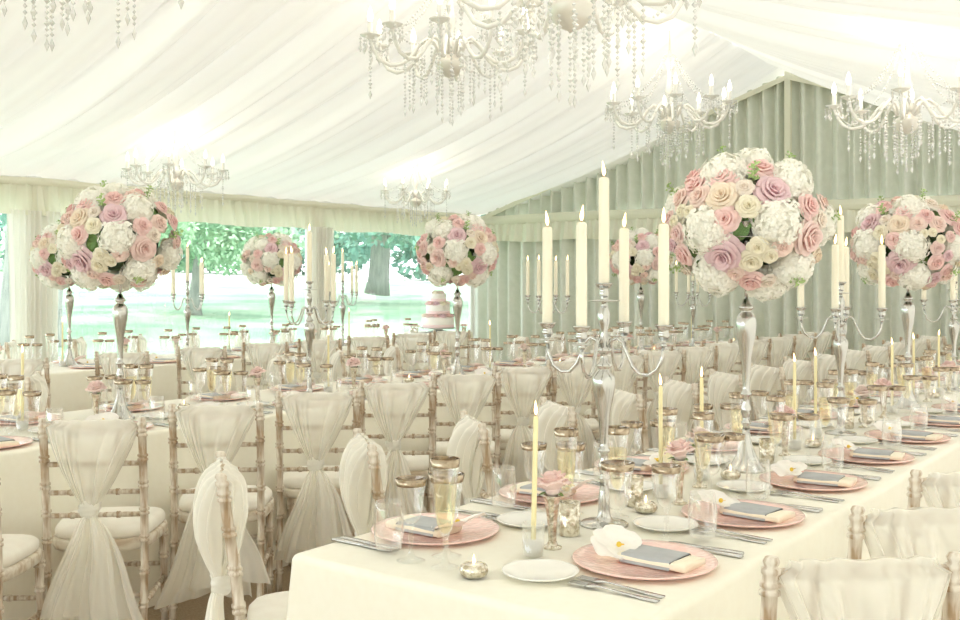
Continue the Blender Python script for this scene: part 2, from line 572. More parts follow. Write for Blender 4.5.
CH = {}
pm = MB().lathe(turned(.907, .0150, [.1, .22, .34, .46, .56, .66, .76, .85], taper=.95, finial=True), 10)
CH['post'] = bend(pm, lambda x, y, z: (x, y + post_y(z), z)).mesh('back_post', M['wood'])
lm = MB().lathe(turned(.43, .0165, [.08, .19, .30, .39], taper=.78), 10)
CH['leg'] = bend(lm, lambda x, y, z: (x, y + .03 * (1 - z / .43), z)).mesh('front_leg', M['wood'])

def rail_mesh(name, half, r, rings=3):
    pr = [(r, 0)]
    for k in range(rings):
        z = 2 * half * (k + 1) / (rings + 1)
        pr += [(r, z - .009), (r * 1.35, z - .006), (r * 1.35, z - .001), (r, z), (r * 1.35, z + .001), (r * 1.35, z + .006), (r, z + .009)]
    pr.append((r, 2 * half))
    return MB().lathe(pr, 8, T=Matrix.Translation((-half, 0, 0)) @ Matrix.Rotation(PI / 2, 4, 'Y')).mesh(name, M['wood'])

CH['top_rail'] = rail_mesh('top_rail', BW - .010, .0115, 3)
CH['rail'] = rail_mesh('back_rail', BW - .010, .0095, 3)
CH['spindle'] = MB().lathe(turned(.135, .0085, [.045, .09]), 8).mesh('spindle', M['wood'])
CH['str'] = rail_mesh('stretcher', .172, .0095, 2)
CH['side'] = rail_mesh('stretcher', .185, .0095, 2)

def rrect(u, hw, hd, p=4):
    a = 2 * PI * u
    c, s = math.cos(a), math.sin(a)
    k = (abs(c) ** p + abs(s) ** p) ** (-1 / p)
    y = s * k
    return c * k * hw * (1.0 + .07 * y), y * hd

def slab(hw, hd, prof, m, name, n=36):
    mb = MB()
    v, f = [], []
    for sc, z in prof:
        for i in range(n):
            x, y = rrect(i / n, hw, hd)
            v.append((x * sc, y * sc, z))
    for j in range(len(prof) - 1):
        for i in range(n):
            k = (i + 1) % n
            f.append((j * n + i, j * n + k, (j + 1) * n + k, (j + 1) * n + i))
    f.append(tuple(range(n))[::-1])
    f.append(tuple((len(prof) - 1) * n + i for i in range(n)))
    mb.add(v, f)
    return mb.mesh(name, m)

CH['frame'] = slab(.192, .190, [(.96, .405), (.985, .408), (1, .418), (1, .437), (.985, .446), (.95, .448)], M['wood_flat'], 'seat_frame')
CH['cushion'] = slab(.186, .182, [(.95, .448), (.99, .455), (1.0, .467), (.985, .48), (.93, .491), (.8, .497), (.5, .500)], M['cushion'], 'seat_cushion')

# far chairs: one frame mesh + cushion
def merged_frame():
    mb = MB()
    def put(me, T):
        mb.add([tuple(v.co) for v in me.vertices], [tuple(p.vertices) for p in me.polygons], True, T)
    for s in (-1, 1):
        put(CH['post'], Matrix.Translation((s * BW, 0, 0)))
        put(CH['leg'], Matrix.Translation((s * .168, .158, 0)))
        put(CH['side'], Matrix.Translation((s * .178, -.02, .2)) @ Matrix.Rotation(PI / 2, 4, 'Z'))
    put(CH['top_rail'], Matrix.Translation((0, post_y(.872), .872)))
    for z in (.735, .63, .545):
        put(CH['rail'], Matrix.Translation((0, post_y(z), z)))
    put(CH['frame'], Matrix.Identity(4))
    return mb.mesh('chair_frame', M['wood'])

CH['far'] = merged_frame()

def sash_meshes(seed):
    rr = random.Random(seed)
    ph, ph2 = rr.uniform(0, 6), rr.uniform(0, 6)
    kz = .60 + rr.uniform(-.015, .015)
    kx = rr.uniform(-.02, .02)
    d = MB()

    def fold(u, a):
        return a * (math.sin(u * 17 + ph) * .5 + math.sin(u * 31 + ph2) * .3 + math.sin(u * 9 + ph2) * .4)

    y_k = post_y(.872) - .022 + (post_y(.6) - post_y(.872)) * .55

    def df(u, t):
        # closed envelope of cloth hanging both sides of the top rail, t: 0 ridge over the rail -> 1 knot
        a = 2 * PI * u
        c, s_ = math.cos(a), math.sin(a)
        cc = math.copysign(abs(c) ** .75, c)
        q = max(0., (t - .12) / .88)
        if t < .12:
            k = t / .12
            z = .897 - .022 * k * k
            dep = .004 + .018 * k ** .5
            w = .137 + .004 * k
            yc = post_y(.872)
        else:
            z = .875 - q * (.875 - kz)
            dep = .022 + .036 * math.sin(PI * min(1, .04 + q) ** .55) ** .9 + .002 * q
            w = .141 * (1 - q) ** .85 + .024
            yc = post_y(.872) + (y_k - post_y(.872)) * q - .012 * math.sin(PI * q)
        f_ = ((1 - 2 * abs(math.sin(a * 8 + ph + .6 * math.sin(q * 3) + .8 * math.sin(a * 3)))) * .6 + math.sin(a * 12 + ph2) * .35 + math.sin(a * 4 + ph2) * .4)
        amp = .004 + .015 * math.sin(PI * min(1, q * 1.1)) ** .7
        wv = .002 * math.sin(c * 14 + ph) if t < .2 else 0
        return (kx * q + cc * (w + f_ * amp * .3), yc + s_ * dep + f_ * amp * (1 if s_ > 0 else 1.1), z + wv)
    d.grid(df, 150, 24, closed=True)
    yk = post_y(.872) - .022 + (post_y(.6) - post_y(.872)) * .55
    k = MB()

    def kf(u, t):
        a = 2 * PI * u
        w = .022 + .014 * math.sin(PI * t) ** .6
        w *= 1 + .10 * math.sin(3 * a + t * 5 + ph) + .06 * math.sin(t * 26 + a)
        return (kx + w * 1.05 * math.cos(a), yk + w * .85 * math.sin(a), kz + .036 - .075 * t)
    k.grid(kf, 18, 14, closed=True)
    tl = MB()
    b0 = .06 + rr.uniform(0, .1)
    w1 = .155 + rr.uniform(-.03, .03)
    for lay in (0, 1):
        sh = (lay - .5) * .05
        def tf(u, t, lay=lay, sh=sh):
            s = (u - .5) * 2
            z = kz - .03 - t * (kz - .03 - b0 - lay * .05)
            w = .024 + (w1 * (.85 + .15 * lay)) * t ** .75
            return (kx + sh * t + s * w + .01 * math.sin(t * 5 + ph) + fold(u, .012 * t), yk - .004 - lay * .014 - .02 * t ** .5 + fold(u + lay * .37, .03 * min(1, t * 2) + .012), z + .02 * t * math.sin(u * 5 + ph))
        tl.grid(tf, 40, 18)
    return d.mesh('drape', M['chiffon']), k.mesh('knot', M['chiffon_thick']), tl.mesh('tails', M['chiffon_tail'])

SASH = [sash_meshes(200 + i) for i in range(5)]
TNAME = {'front': 'front table', 'middle': 'middle table', 'window': 'window table'}
FACE = {1: R(41), -1: R(-40)}
jr = random.Random(5)
CHAIR_N = {}

def chair(tk, side, k, x, y, far):
    """x, y: middle of the back at its top; side +1: sits on the near side facing the windows"""
    rz = FACE[side] + jr.uniform(-.035, .035)
    fx, fy = -math.sin(rz), math.cos(rz)
    bx, by = x + fx * .25, y + fy * .25
    sd = 'near side' if side > 0 else 'window side'
    where = '%s from front end, %s of %s' % (ORD[k], sd, TNAME[tk])
    c = thing('limewash_chair', 'limewashed wooden chair, ' + where, 'chair', (bx, by, 0), rz, 'limewashed banquet chairs')
    if far:
        obj('chair_frame', CH['far'], c)
    else:
        for s in (-1, 1):
            obj('back_post', CH['post'], c, (s * BW, 0, 0))
            obj('front_leg', CH['leg'], c, (s * .168, .158, 0))
            obj('stretcher', CH['side'], c, (s * .170, -.02, .21), (0, 0, PI / 2))
        obj('top_rail', CH['top_rail'], c, (0, post_y(.872), .872))
        for z in (.735, .63, .545):
            obj('back_rail', CH['rail'], c, (0, post_y(z), z))
        for s in (-1, 1):
            obj('spindle', CH['spindle'], c, (s * .085, post_y(.8), .735))
        obj('stretcher', CH['str'], c, (0, .175, .26))
        obj('stretcher', CH['str'], c, (0, post_y(.25), .25))
        obj('seat_frame', CH['frame'], c)
    obj('seat_cushion', CH['cushion'], c)
    dm, km, tm = SASH[jr.randrange(5)]
    s = thing('chair_sash', 'ivory chiffon sash knotted on chair ' + where, 'chair sash', (bx, by, 0), rz, 'chiffon chair sashes')
    obj('drape', dm, s)
    obj('knot', km, s)
    obj('tails', tm, s)

AR = [1.89, 2.40, 2.92]
AL = [1.805 + .567 * k for k in range(15)]
BR = [1.56, 2.11, 2.65, 3.23, 3.76, 4.31, 4.88] + [5.44 + .56 * k for k in range(9)]
BL = [2.90 + .57 * k for k in range(13)]
CR = [3.45, 4.2, 4.88, 5.5, 6.1, 6.7, 7.3, 7.9]
CL = [4.35 + .6 * k for k in range(7)]
for k, y in enumerate(AR):
    chair('front', 1, k, -.545, y, False)
for k, y in enumerate(AL):
    chair('front', -1, k, -2.22, y, k > 9)
for k, y in enumerate(BR):
    chair('middle', 1, k, -3.305 + jr.uniform(-.01, .01), y, k > 9)
for k, y in enumerate(BL):
    chair('middle', -1, k, -5.09, y, k > 3)
for k, y in enumerate(CR):
    chair('window', 1, k, -6.235, y, k > 2)
for k, y in enumerate(CL):
    chair('window', -1, k, -7.98, y, True)

# ------------------------------------------------------------------ table ware
TW = {}
TW['charger'] = MB().lathe([(.09, 0), (.095, .002), (.15, .008), (.163, .012), (.165, .014), (.163, .016), (.15, .013), (.112, .007), (.105, .005), (.0001, .005)], 48, cap0=True, cap1=False).mesh('charger_plate', M['charger'])
TW['plate'] = MB().lathe([(.045, 0), (.05, .003), (.078, .011), (.084, .014), (.085, .0155), (.083, .0165), (.075, .0135), (.056, .006), (.0001, .0055)], 36, cap1=False).mesh('side_plate', M['porcelain'])

def napkin_mesh():
    mb = MB()
    # folded rectangle with rounded long sides: cross-section extruded along Y
    hw, L2, h = .052, .088, .019
    sec = []
    for k in range(24):
        a = 2 * PI * k / 24
        c, s = math.cos(a), math.sin(a)
        p = 5
        q = (abs(c) ** p + abs(s) ** p) ** (-1 / p)
        sec.append((c * q * hw, s * q * h / 2 + h / 2))
    v, f = [], []
    ys = [-L2, -L2 * .98, -L2 * .5, 0, L2 * .5, L2 * .98, L2]
    for j, y in enumerate(ys):
        sc = .9 if j in (0, 6) else 1
        for (x, z) in sec:
            v.append((x * sc, y, (z - h / 2) * sc + h / 2 + .0012 * math.sin(j * 2 + x * 40)))
    for j in range(6):
        for k in range(24):
            m_ = (k + 1) % 24
            f.append((j * 24 + k, (j + 1) * 24 + k, (j + 1) * 24 + m_, j * 24 + m_))
    f.append(tuple(range(24)))
    f.append(tuple(6 * 24 + k for k in range(24))[::-1])
    return mb.add(v, f).mesh('napkin', M['napkin'])

TW['napkin'] = napkin_mesh()
mm = MB()
def menu_f(u, t):
    x = -.054 + .108 * u
    e = abs(u - .5) * 2
    return (x, -.050 + t * .125, .0215 - .017 * max(0, (e - .86) / .14) ** 2)
mm.grid(menu_f, 14, 6)
mm.grid(lambda u, t: (menu_f(u, t)[0], menu_f(u, t)[1], menu_f(u, t)[2] - .002), 14, 6)
TW['menu'] = mm.mesh('menu_card', M['menu'])
TW['menuedge'] = MB().box(-.050, .050, -.0505, -.049, .0165, .0193).mesh('card_edge', M['menu_edge'])

def petal(mb, ang, l, w, lift, curl=.0, z0=0, T=None):
    ca, sa = math.cos(ang), math.sin(ang)
    v, f = [], []
    nu, nv = 4, 5
    for j in range(nv + 1):
        t = j / nv
        ww = w * (math.sin(PI * min(1, .08 + t * .86)) ** .65)
        for i in range(nu + 1):
            s = (i / nu - .5) * 2
            r_ = l * (t - .06 * s * s * t)
            y = s * ww
            z = z0 + lift * t - curl * t * t + .15 * w * s * s
            v.append((ca * r_ - sa * y, sa * r_ + ca * y, z))
    for j in range(nv):
        for i in range(nu):
            a = j * (nu + 1) + i
            f.append((a, a + 1, a + nu + 2, a + nu + 1))
    mb.add(v, f, True, T)

orc = MB()
for a, l, w in ((.5 * PI, .05, .024), (.5 * PI + 2.25, .045, .021), (.5 * PI - 2.25, .045, .021), (PI * .96, .056, .038), (PI * .04, .056, .038)):
    petal(orc, a, l, w, .020, .012, .004)
TW['orchid'] = orc.mesh('orchid_petals', M['orchid'])
ol = MB().ball((0, -.004, .014), .005, 6)
petal(ol, -.5 * PI, .014, .005, .008, .0, .010)
TW['lip'] = ol.mesh('orchid_lip', M['yellow'])

def fork_mesh():
    mb = MB()
    # handle + neck as flat tapered strip with thickness, tines as four bars
    st = [(-.10, .0085, .002), (-.06, .0075, .003), (-.02, .0045, .005), (.03, .003, .008), (.04, .006, .0085), (.052, .0115, .007), (.066, .012, .006)]
    v, f = [], []
    for y, w, z in st:
        v += [(-w, y, z - .0012), (w, y, z - .0012), (w, y, z + .0012), (-w, y, z + .0012)]
    for j in range(len(st) - 1):
        for k in range(4):
            m_ = (k + 1) % 4
            f.append((j * 4 + k, j * 4 + m_, (j + 1) * 4 + m_, (j + 1) * 4 + k))
    f += [(0, 3, 2, 1), tuple((len(st) - 1) * 4 + k for k in range(4))]
    mb.add(v, f, True)
    for k in range(4):
        x = -.0098 + k * .00653
        mb.box(x - .0017, x + .0017, .064, .105, .0055, .0078)
    return mb.mesh('fork', M['cutlery'])

def knife_mesh():
    mb = MB()
    st = [(-.10, .0078, .004), (-.095, .009, .005), (-.04, .0075, .0045), (.0, .006, .004), (.006, .004, .003), (.012, .0095, .0012), (.08, .0105, .001), (.10, .006, .0008), (.108, .001, .0006)]
    v, f = [], []
    for y, w, h in st:
        v += [(-w, y, .004 - h * .7), (w, y, .004 - h * .7), (w, y, .004 + h * .7), (-w, y, .004 + h * .7)]
    for j in range(len(st) - 1):
        for k in range(4):
            m_ = (k + 1) % 4
            f.append((j * 4 + k, j * 4 + m_, (j + 1) * 4 + m_, (j + 1) * 4 + k))
    f += [(0, 3, 2, 1), tuple((len(st) - 1) * 4 + k for k in range(4))]
    mb.add(v, f, True)
    return mb.mesh('knife', M['cutlery'])

TW['fork'], TW['knife'] = fork_mesh(), knife_mesh()

def glass_set(key, foot, stem_h, bowl, band_h, n=24):
    stem = MB().lathe([(foot, 0), (foot, .0015), (foot * .6, .004), (.009, .010), (.0055, .022), (.0048, stem_h * .5), (.007, stem_h * .62), (.0048, stem_h * .75), (.0065, stem_h - .004), (.012, stem_h + .001)], n, cap0=False)
    b = MB().lathe([(.004, stem_h)] + bowl, n, cap0=True, cap1=False)
    r1, z1 = bowl[-1]
    r0 = bowl[-2][0] + (r1 - bowl[-2][0]) * .2
    bd = MB().lathe([(r1 - (r1 - bowl[-2][0]) * band_h / (z1 - bowl[-2][1]) + .0004, z1 - band_h), (r1 + .0006, z1), (r1 - .001, z1 + .0006), (r1 - .0015, z1 - .001)], n, cap0=False, cap1=False)
    TW[key + '_stem'] = stem.mesh('stem', M['glass_thick'])
    TW[key + '_bowl'] = b.mesh('bowl', M['glass'])
    TW[key + '_band'] = bd.mesh('silver_band', M['band'])

glass_set('goblet', .036, .075, [(.018, .079), (.027, .092), (.031, .11), (.033, .135), (.037, .165), (.043, .193)], .0175)
glass_set('wine', .033, .085, [(.014, .089), (.023, .100), (.027, .118), (.029, .14), (.032, .165), (.037, .190)], .016)
glass_set('flute', .033, .072, [(.012, .078), (.019, .095), (.023, .12), (.0255, .155), (.0285, .20), (.034, .245)], .018)
TW['champagne'] = MB().lathe([(.003, .0755), (.011, .080), (.018, .096), (.022, .12), (.0245, .155), (.0262, .186), (.0001, .187)], 20, cap0=True, cap1=False).mesh('champagne', M['wine'])
TW['tumbler'] = MB().lathe([(.029, .006), (.034, .025), (.0365, .05), (.036, .075), (.033, .105), (.0315, .122), (.0305, .1222), (.0322, .105), (.035, .075), (.0355, .05), (.033, .026), (.026, .011), (.0001, .009)], 26, cap0=False, cap1=False).mesh('water_tumbler', M['glass'])

OCC = []      # round things already on a table: (x, y, r)
def settle(x, y, r, keep=True):
    best = None
    for q in range(80):
        d = .006 * q
        a = q * 2.4
        px, py = x + d * math.cos(a), y + d * math.sin(a) * 1.0
        if all((px - ox) ** 2 + (py - oy) ** 2 > (r + orr + .002) ** 2 for ox, oy, orr in OCC if abs(oy - py) < .4 and abs(ox - px) < .4):
            best = (px, py)
            break
    if best is None:
        best = (x, y)
    if keep:
        OCC.append((*best, r))
    return best

# ------------------------------------------------------------------ flowers
def rose_mesh(seed, name, m, cup=False):
    rr = random.Random(seed)
    mb = MB()
    lay = [(2, .16, .62, 1.5), (3, .30, .66, 1.25), (4, .48, .60, 1.0), (5, .68, .46, .85), (5, .86, .26, .78), (6, 1.0, .02, .66)]
    if cup:
        lay = [(2, .16, .95, 1.5), (3, .32, 1.0, 1.25), (4, .50, .95, 1.0), (5, .68, .80, .85), (5, .84, .58, .78), (5, 1.0, .34, .7)]
    for li, (n, r1, zt, ha) in enumerate(lay):
        r1 *= rr.uniform(.95, 1.05)
        a0 = rr.uniform(0, 6)
        for k in range(n):
            th = a0 + 2 * PI * k / n + rr.uniform(-.12, .12)
            zz = zt + rr.uniform(-.05, .05)
            rk = r1 * rr.uniform(.93, 1.05)

            def pf(u, t, th=th, zz=zz, rk=rk, ha=ha, li=li):
                s = (u - .5) * 2
                tt = t * (1 - .22 * s * s * t)
                ang = th + s * ha * (.45 + .55 * math.sin(PI * min(1, .15 + .6 * t)))
                c = max(0, (t - .72) / .28)
                rad = .06 + (rk - .06) * tt ** .62 + c * c * .13 * (.5 + .12 * li)
                z = -.35 + (zz + .35) * tt ** .9 - c * c * .10 * (1 + .3 * li)
                return (rad * math.cos(ang), rad * math.sin(ang), z)
            mb.grid(pf, 6, 6)
    mb.ball((0, 0, -.3), .42, 6, .7)
    return mb.mesh(name, m)

def hydrangea_mesh(seed):
    rr = random.Random(seed)
    mb = MB()
    mb.ball((0, 0, .02), .84, 10, .85)
    n = 105
    for i in range(n):
        z = 1 - 1.45 * (i + .5) / n
        a = i * 2.39996
        q = math.sqrt(max(0, 1 - z * z))
        d = Vector((q * math.cos(a), q * math.sin(a), z * .92))
        d += Vector((rr.gauss(0, .04), rr.gauss(0, .04), rr.gauss(0, .04)))
        nrm = (d.normalized() + Vector((rr.gauss(0, .22), rr.gauss(0, .22), rr.gauss(0, .22)))).normalized()
        rot = nrm.to_track_quat('Z', 'Y').to_matrix().to_4x4()
        T = Matrix.Translation(d * rr.uniform(.88, 1.0)) @ rot @ Matrix.Rotation(rr.uniform(0, 6), 4, 'Z')
        for k in range(4):
            b = k * PI / 2
            ca, sa = math.cos(b), math.sin(b)
            s = rr.uniform(.9, 1.1)
            pts = [(0, 0, 0), (.10, -.085, .035), (.19 * s, -.06, .02), (.20 * s, .06, .02), (.10, .085, .035)]
            v = [(ca * x - sa * y, sa * x + ca * y, z_) for x, y, z_ in pts]
            mb.add(v, [(0, 1, 2, 3, 4)], False, T)
    return mb.mesh('hydrangea', M['hydrangea'])

FL = {}
for nm in ('pink', 'blush', 'mauve', 'dusty', 'cream', 'peach', 'pale'):
    FL[nm] = [rose_mesh(hash_ + 17, 'rose', M['rose_' + nm]) for hash_ in (len(nm) * 7, len(nm) * 13 + 3)]
FL['cup'] = [rose_mesh(5, 'rose', cloth_mat('rose_table', (.98, .82, .79), 0, .22), True), rose_mesh(8, 'rose', cloth_mat('rose_table_pale', (.98, .87, .82), 0, .22), True)]
FL['hyd'] = [hydrangea_mesh(1), hydrangea_mesh(2)]
lf = MB()
for k in range(3):
    petal(lf, k * 2.1, 1., .34, .25, .3)
FL['leaf'] = lf.mesh('leaves', M['leaf'])
sp = MB()
rr = random.Random(3)
sp.tube([(0, 0, -.4), (.05, 0, .4), (0, .08, 1)], .02, 5)
for k in range(9):
    a = k * 2.4
    z = .15 + k * .1
    T = Matrix.Translation((.03, .02, z)) @ Matrix.Rotation(a, 4, 'Z') @ Matrix.Rotation(-.5, 4, 'Y')
    petal(sp, 0, .34, .10, .06, .1, 0, T)
    sp.ball((.03 + .2 * math.cos(a + 1), .02 + .2 * math.sin(a + 1), z + .08), .055, 5)
FL['sprig'] = sp.mesh('sprig', M['sprig'])

MAINF = [('hyd', 295, 92, 88), ('hyd', 560, 135, 80), ('hyd', 232, 322, 86), ('hyd', 508, 298, 86), ('hyd', 268, 497, 86), ('hyd', 568, 470, 78),
         ('pink', 300, 128, 50), ('pink', 200, 150, 44), ('blush', 216, 196, 42), ('peach', 300, 198, 58), ('pink', 312, 285, 46), ('mauve', 482, 183, 62),
         ('pink', 440, 92, 48), ('cream', 393, 240, 40), ('pink', 606, 236, 46), ('dusty', 612, 352, 64), ('mauve', 302, 420, 70), ('cream', 402, 436, 42),
         ('cream', 426, 386, 34), ('cream', 468, 416, 28), ('blush', 514, 386, 36), ('pink', 400, 512, 46), ('pale', 458, 508, 32), ('pink', 154, 410, 42),
         ('dusty', 136, 330, 36), ('dusty', 106, 268, 30), ('blush', 146, 196, 44), ('cream', 156, 246, 24), ('cream', 184, 252, 22), ('cream', 128, 284, 24),
         ('pale', 642, 284, 38), ('mauve', 118, 372, 30), ('cream', 556, 140, 30), ('pale', 380, 170, 30), ('blush', 345, 480, 30), ('peach', 640, 420, 34)]

def flower_ball(x, y, z, label, seed, turn=0., main=False, full=True):
    """globe of roses and hydrangeas, radius about .28"""
    rr = random.Random(seed)
    fx = math.atan2(-y, -x)                # towards the viewer
    t = thing('flower_globe', label, 'flower arrangement', (x, y, z), 0, 'rose and hydrangea globes', .945)
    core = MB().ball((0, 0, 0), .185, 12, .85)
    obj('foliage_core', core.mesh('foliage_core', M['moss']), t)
    fw = Vector((math.cos(fx), math.sin(fx), 0))
    rt = Vector((-fw.y, fw.x, 0))
    up = Vector((0, 0, 1))
    RX, RZ = .29, .255
    used = []

    def put(kind, d, r, k=0):
        d = d.normalized()
        flat = .93 if kind == 'hyd' else 1.
        dist = 1 - r * (.62 if kind == 'hyd' else .35) / .28
        p = Vector((d.x * RX, d.y * RX, d.z * RZ)) * dist
        q = d.to_track_quat('Z', 'Y').to_euler()
        me = FL[kind][k % 2] if isinstance(FL[kind], list) else FL[kind]
        obj({'hyd': 'hydrangea', 'leaf': 'leaves', 'sprig': 'green_sprig'}.get(kind, 'rose'), me, t, p, q, r)
        used.append((d, r / .28))

    rot = Matrix.Rotation(turn, 3, 'Z')
    flip = -1 if (seed % 2 and not main) else 1
    for i, (kind, cx, cy, r) in enumerate(MAINF):
        a, b = (cx - 385) / 289 * flip, -(cy - 298) / 255
        l = math.hypot(a, b)
        if l > .97:
            a, b = a / l * .97, b / l * .97
        c = math.sqrt(max(0, 1 - a * a - b * b))
        d = rot @ (rt * a + up * b + fw * c)
        put(kind, d, r * (.00106 if kind == 'hyd' else .00099), i)
    # the rest of the globe
    kinds = ['hyd', 'pink', 'hyd', 'cream', 'blush', 'hyd', 'mauve', 'pale', 'pink', 'dusty', 'peach', 'cream']
    gap = rot @ (rt * .03 * flip - up * .10 + fw)
    n = 150
    ki = seed
    for i in range(n):
        zz = 1 - 2 * (i + .5) / n
        q = math.sqrt(1 - zz * zz)
        a = i * 2.39996 + seed
        d = Vector((q * math.cos(a), q * math.sin(a), zz))
        if d.angle(gap) < .26:
            continue
        if d.z < -.93:
            continue
        kind = kinds[ki % len(kinds)]
        r = {'hyd': .078}.get(kind, rr.uniform(.032, .052))
        if all(d.angle(u_[0]) > (u_[1] + r / .28) * .78 for u_ in used):
            put(kind, d, r, ki)
            ki += 1
    m = 0
    for i in range(70):
        d = Vector((rr.gauss(0, 1), rr.gauss(0, 1), rr.gauss(0, 1))).normalized()
        if d.z < -.9:
            continue
        if all(d.angle(u_[0]) > u_[1] * .8 + .03 for u_ in used) and m < 12:
            m += 1
            obj('leaves', FL['leaf'], t, Vector((d.x * .23, d.y * .23, d.z * .2)), d.to_track_quat('Z', 'Y').to_euler(), .075)
    for a, b in ((-1.02, .5), (1.02, .02), (-.85, -.68), (.5, -.76), (.08, .62), (-.3, .98), (.55, .9)):
        c = math.sqrt(max(0, 1 - min(1, a * a + b * b)))
        d = (rot @ (rt * a * flip + up * b + fw * c)).normalized()
        obj('green_sprig', FL['sprig'], t, Vector((d.x * .25, d.y * .25, d.z * .22)), (d + Vector((0, 0, .4))).to_track_quat('Z', 'Y').to_euler(), .075)
    return t

SP = [(.066, 0), (.066, .006), (.062, .010), (.050, .022), (.034, .050), (.022, .085), (.015, .115), (.012, .14), (.011, .155), (.016, .160), (.017, .166), (.011, .172), (.013, .185),
      (.018, .20), (.016, .215), (.011, .232), (.011, .25), (.018, .257), (.019, .263), (.012, .270), (.0115, .285), (.0135, .33), (.018, .385), (.026, .43), (.032, .465), (.035, .495),
      (.034, .515), (.026, .532), (.017, .540), (.016, .545), (.024, .552), (.025, .560), (.016, .568), (.010, .585)]
fs_foot = MB().lathe(SP[:8], 28).mesh('foot', M['silver'])
fs_stem = MB().lathe(SP[7:], 24).mesh('stem', M['silver'])
cup_pr = [(.006, -.045), (.012, -.040), (.015, -.03), (.016, -.015), (.018, -.004), (.025, .002), (.026, .004), (.018, .003), (.0145, -.006), (.0001, -.007)]
fs_cup = MB().lathe(cup_pr, 18, cap1=False).lathe([(.036, -.047), (.037, -.045), (.012, -.044)], 18).mesh('candle_cup', M['silver'])

def flower_stand(x, y, label, front=True):
    t = thing('flower_stand', label, 'stand', (x, y, TOP), 0, 'tall silver flower stands')
    obj('foot', fs_foot, t)
    obj('stem', fs_stem, t)
    a = math.atan2(-y, -x)
    p = MB()
    fx, fy = math.cos(a), math.sin(a)
    p.tube([(0, 0, .57), (0, 0, .66), (fx * .06, fy * .06, .74), (fx * .15, fy * .15, .75), (fx * .205, fy * .205, .775)], .006, 8)
    obj('arm', p.mesh('arm', M['silver']), t)
    obj('candle_cup', fs_cup, t, (fx * .205, fy * .205, .835))
    OCC.append((x, y, .066))

CS = .8
cd_foot = MB().lathe([(.064, 0), (.065, .004), (.06, .008), (.035, .011), (.022, .016), (.017, .025), (.015, .045), (.016, .07), (.0125, .09), (.0105, .105)], 32).mesh('foot', M['silver'])
cd_stem = MB().lathe([(r * .88, z * .76) for r, z in SP[7:]] + [(.009, .455), (.02, .460), (.021, .468), (.010, .475), (.010, .52), (.015, .535), (.017, .56), (.010, .58), (.006, .592), (.043, .594), (.043, .596), (.007, .598), (.012, .605), (.013, .62), (.010, .625), (.018, .632), (.0235, .640), (.0235, .642), (.015, .642), (.0145, .63), (.0001, .629)], 22, cap1=False).mesh('stem', M['silver'])
am = MB()
am.tube([(.012, 0, .470), (.022, 0, .490), (.038, 0, .497), (.052, 0, .485), (.062, 0, .460), (.078, 0, .425), (.098, 0, .404), (.122, 0, .402), (.145, 0, .418), (.158, 0, .445), (.163, 0, .48)],
        [.0045, .005, .005, .005, .005, .005, .005, .005, .005, .005, .005], 9)
cd_arm = am.mesh('arm', M['silver'])
cc = MB().lathe([(.007, .478), (.010, .482), (.004, .486), (.030, .4875), (.0305, .489), (.006, .490), (.010, .497), (.015, .504), (.015, .512), (.012, .516), (.018, .524), (.0235, .532), (.0235, .534), (.0155, .534), (.0145, .522), (.0001, .521)], 18, (.163, 0, 0), cap1=False)
cd_cup = cc.mesh('candle_cup', M['silver'])

def candle_meshes(r, h, mm_):
    c = MB().lathe([(r * .98, 0), (r, h * .02), (r * .97, h - .008), (r * .85, h - .002), (r * .5, h), (.0001, h - .001)], 16, cap1=False).mesh('candle', mm_)
    w = MB().tube([(0, 0, -.002), (.0005, 0, .004), (.001, 0, .009)], .0011, 5).mesh('wick', M['wick'])
    return c, w
fl = MB()
fl.lathe([(.0008, .003), (.0035, .008), (.0048, .014), (.0045, .021), (.003, .030), (.0015, .038), (.0002, .044)], 10)
FLAME = bend(fl, lambda x, y, z: (x + .09 * z * z / .04, y, z)).mesh('flame', M['flame'])
CAN = [candle_meshes(.0142, .272, M['candle']), candle_meshes(.0142, .292, M['candle']), candle_meshes(.0142, .262, M['candle'])]
TAP = candle_meshes(.0062, .30, M['taper'])

def candle(x, y, z, i, label):
    c, w = CAN[i]
    h = (.272, .292, .262)[i]
    t = thing('dinner_candle', label, 'candle', (x, y, z), random.uniform(0, 6), 'ivory candles on the candelabra')
    obj('wax', c, t)
    obj('wick', w, t, (0, 0, h))
    obj('flame', FLAME, t, (0, 0, h))

def candelabra(x, y, where):
    ang = math.atan2(.597, .802) + .0
    t = thing('candelabra', 'silver five-light candelabra, ' + where, 'candelabra', (x, y, TOP), 0, 'five-light candelabra')
    obj('foot', cd_foot, t)
    obj('stem', cd_stem, t)
    names = ['curtain-side arm', 'rear arm', 'window-side arm', 'front arm']
    for k in range(4):
        a = ang + R(-27) + k * PI / 2
        ao = obj('arm', cd_arm, t, (0, 0, 0), (0, 0, a))
        obj('candle_cup', cd_cup, ao)
        candle(x + .163 * math.cos(a), y + .163 * math.sin(a), TOP + .523, 0 if k % 2 else (2 if k == 1 else 0), 'ivory candle on %s of candelabra, %s' % (names[k], where))
    candle(x, y, TOP + .631, 1, 'tallest centre candle of candelabra, ' + where)
    OCC.append((x, y, .063))

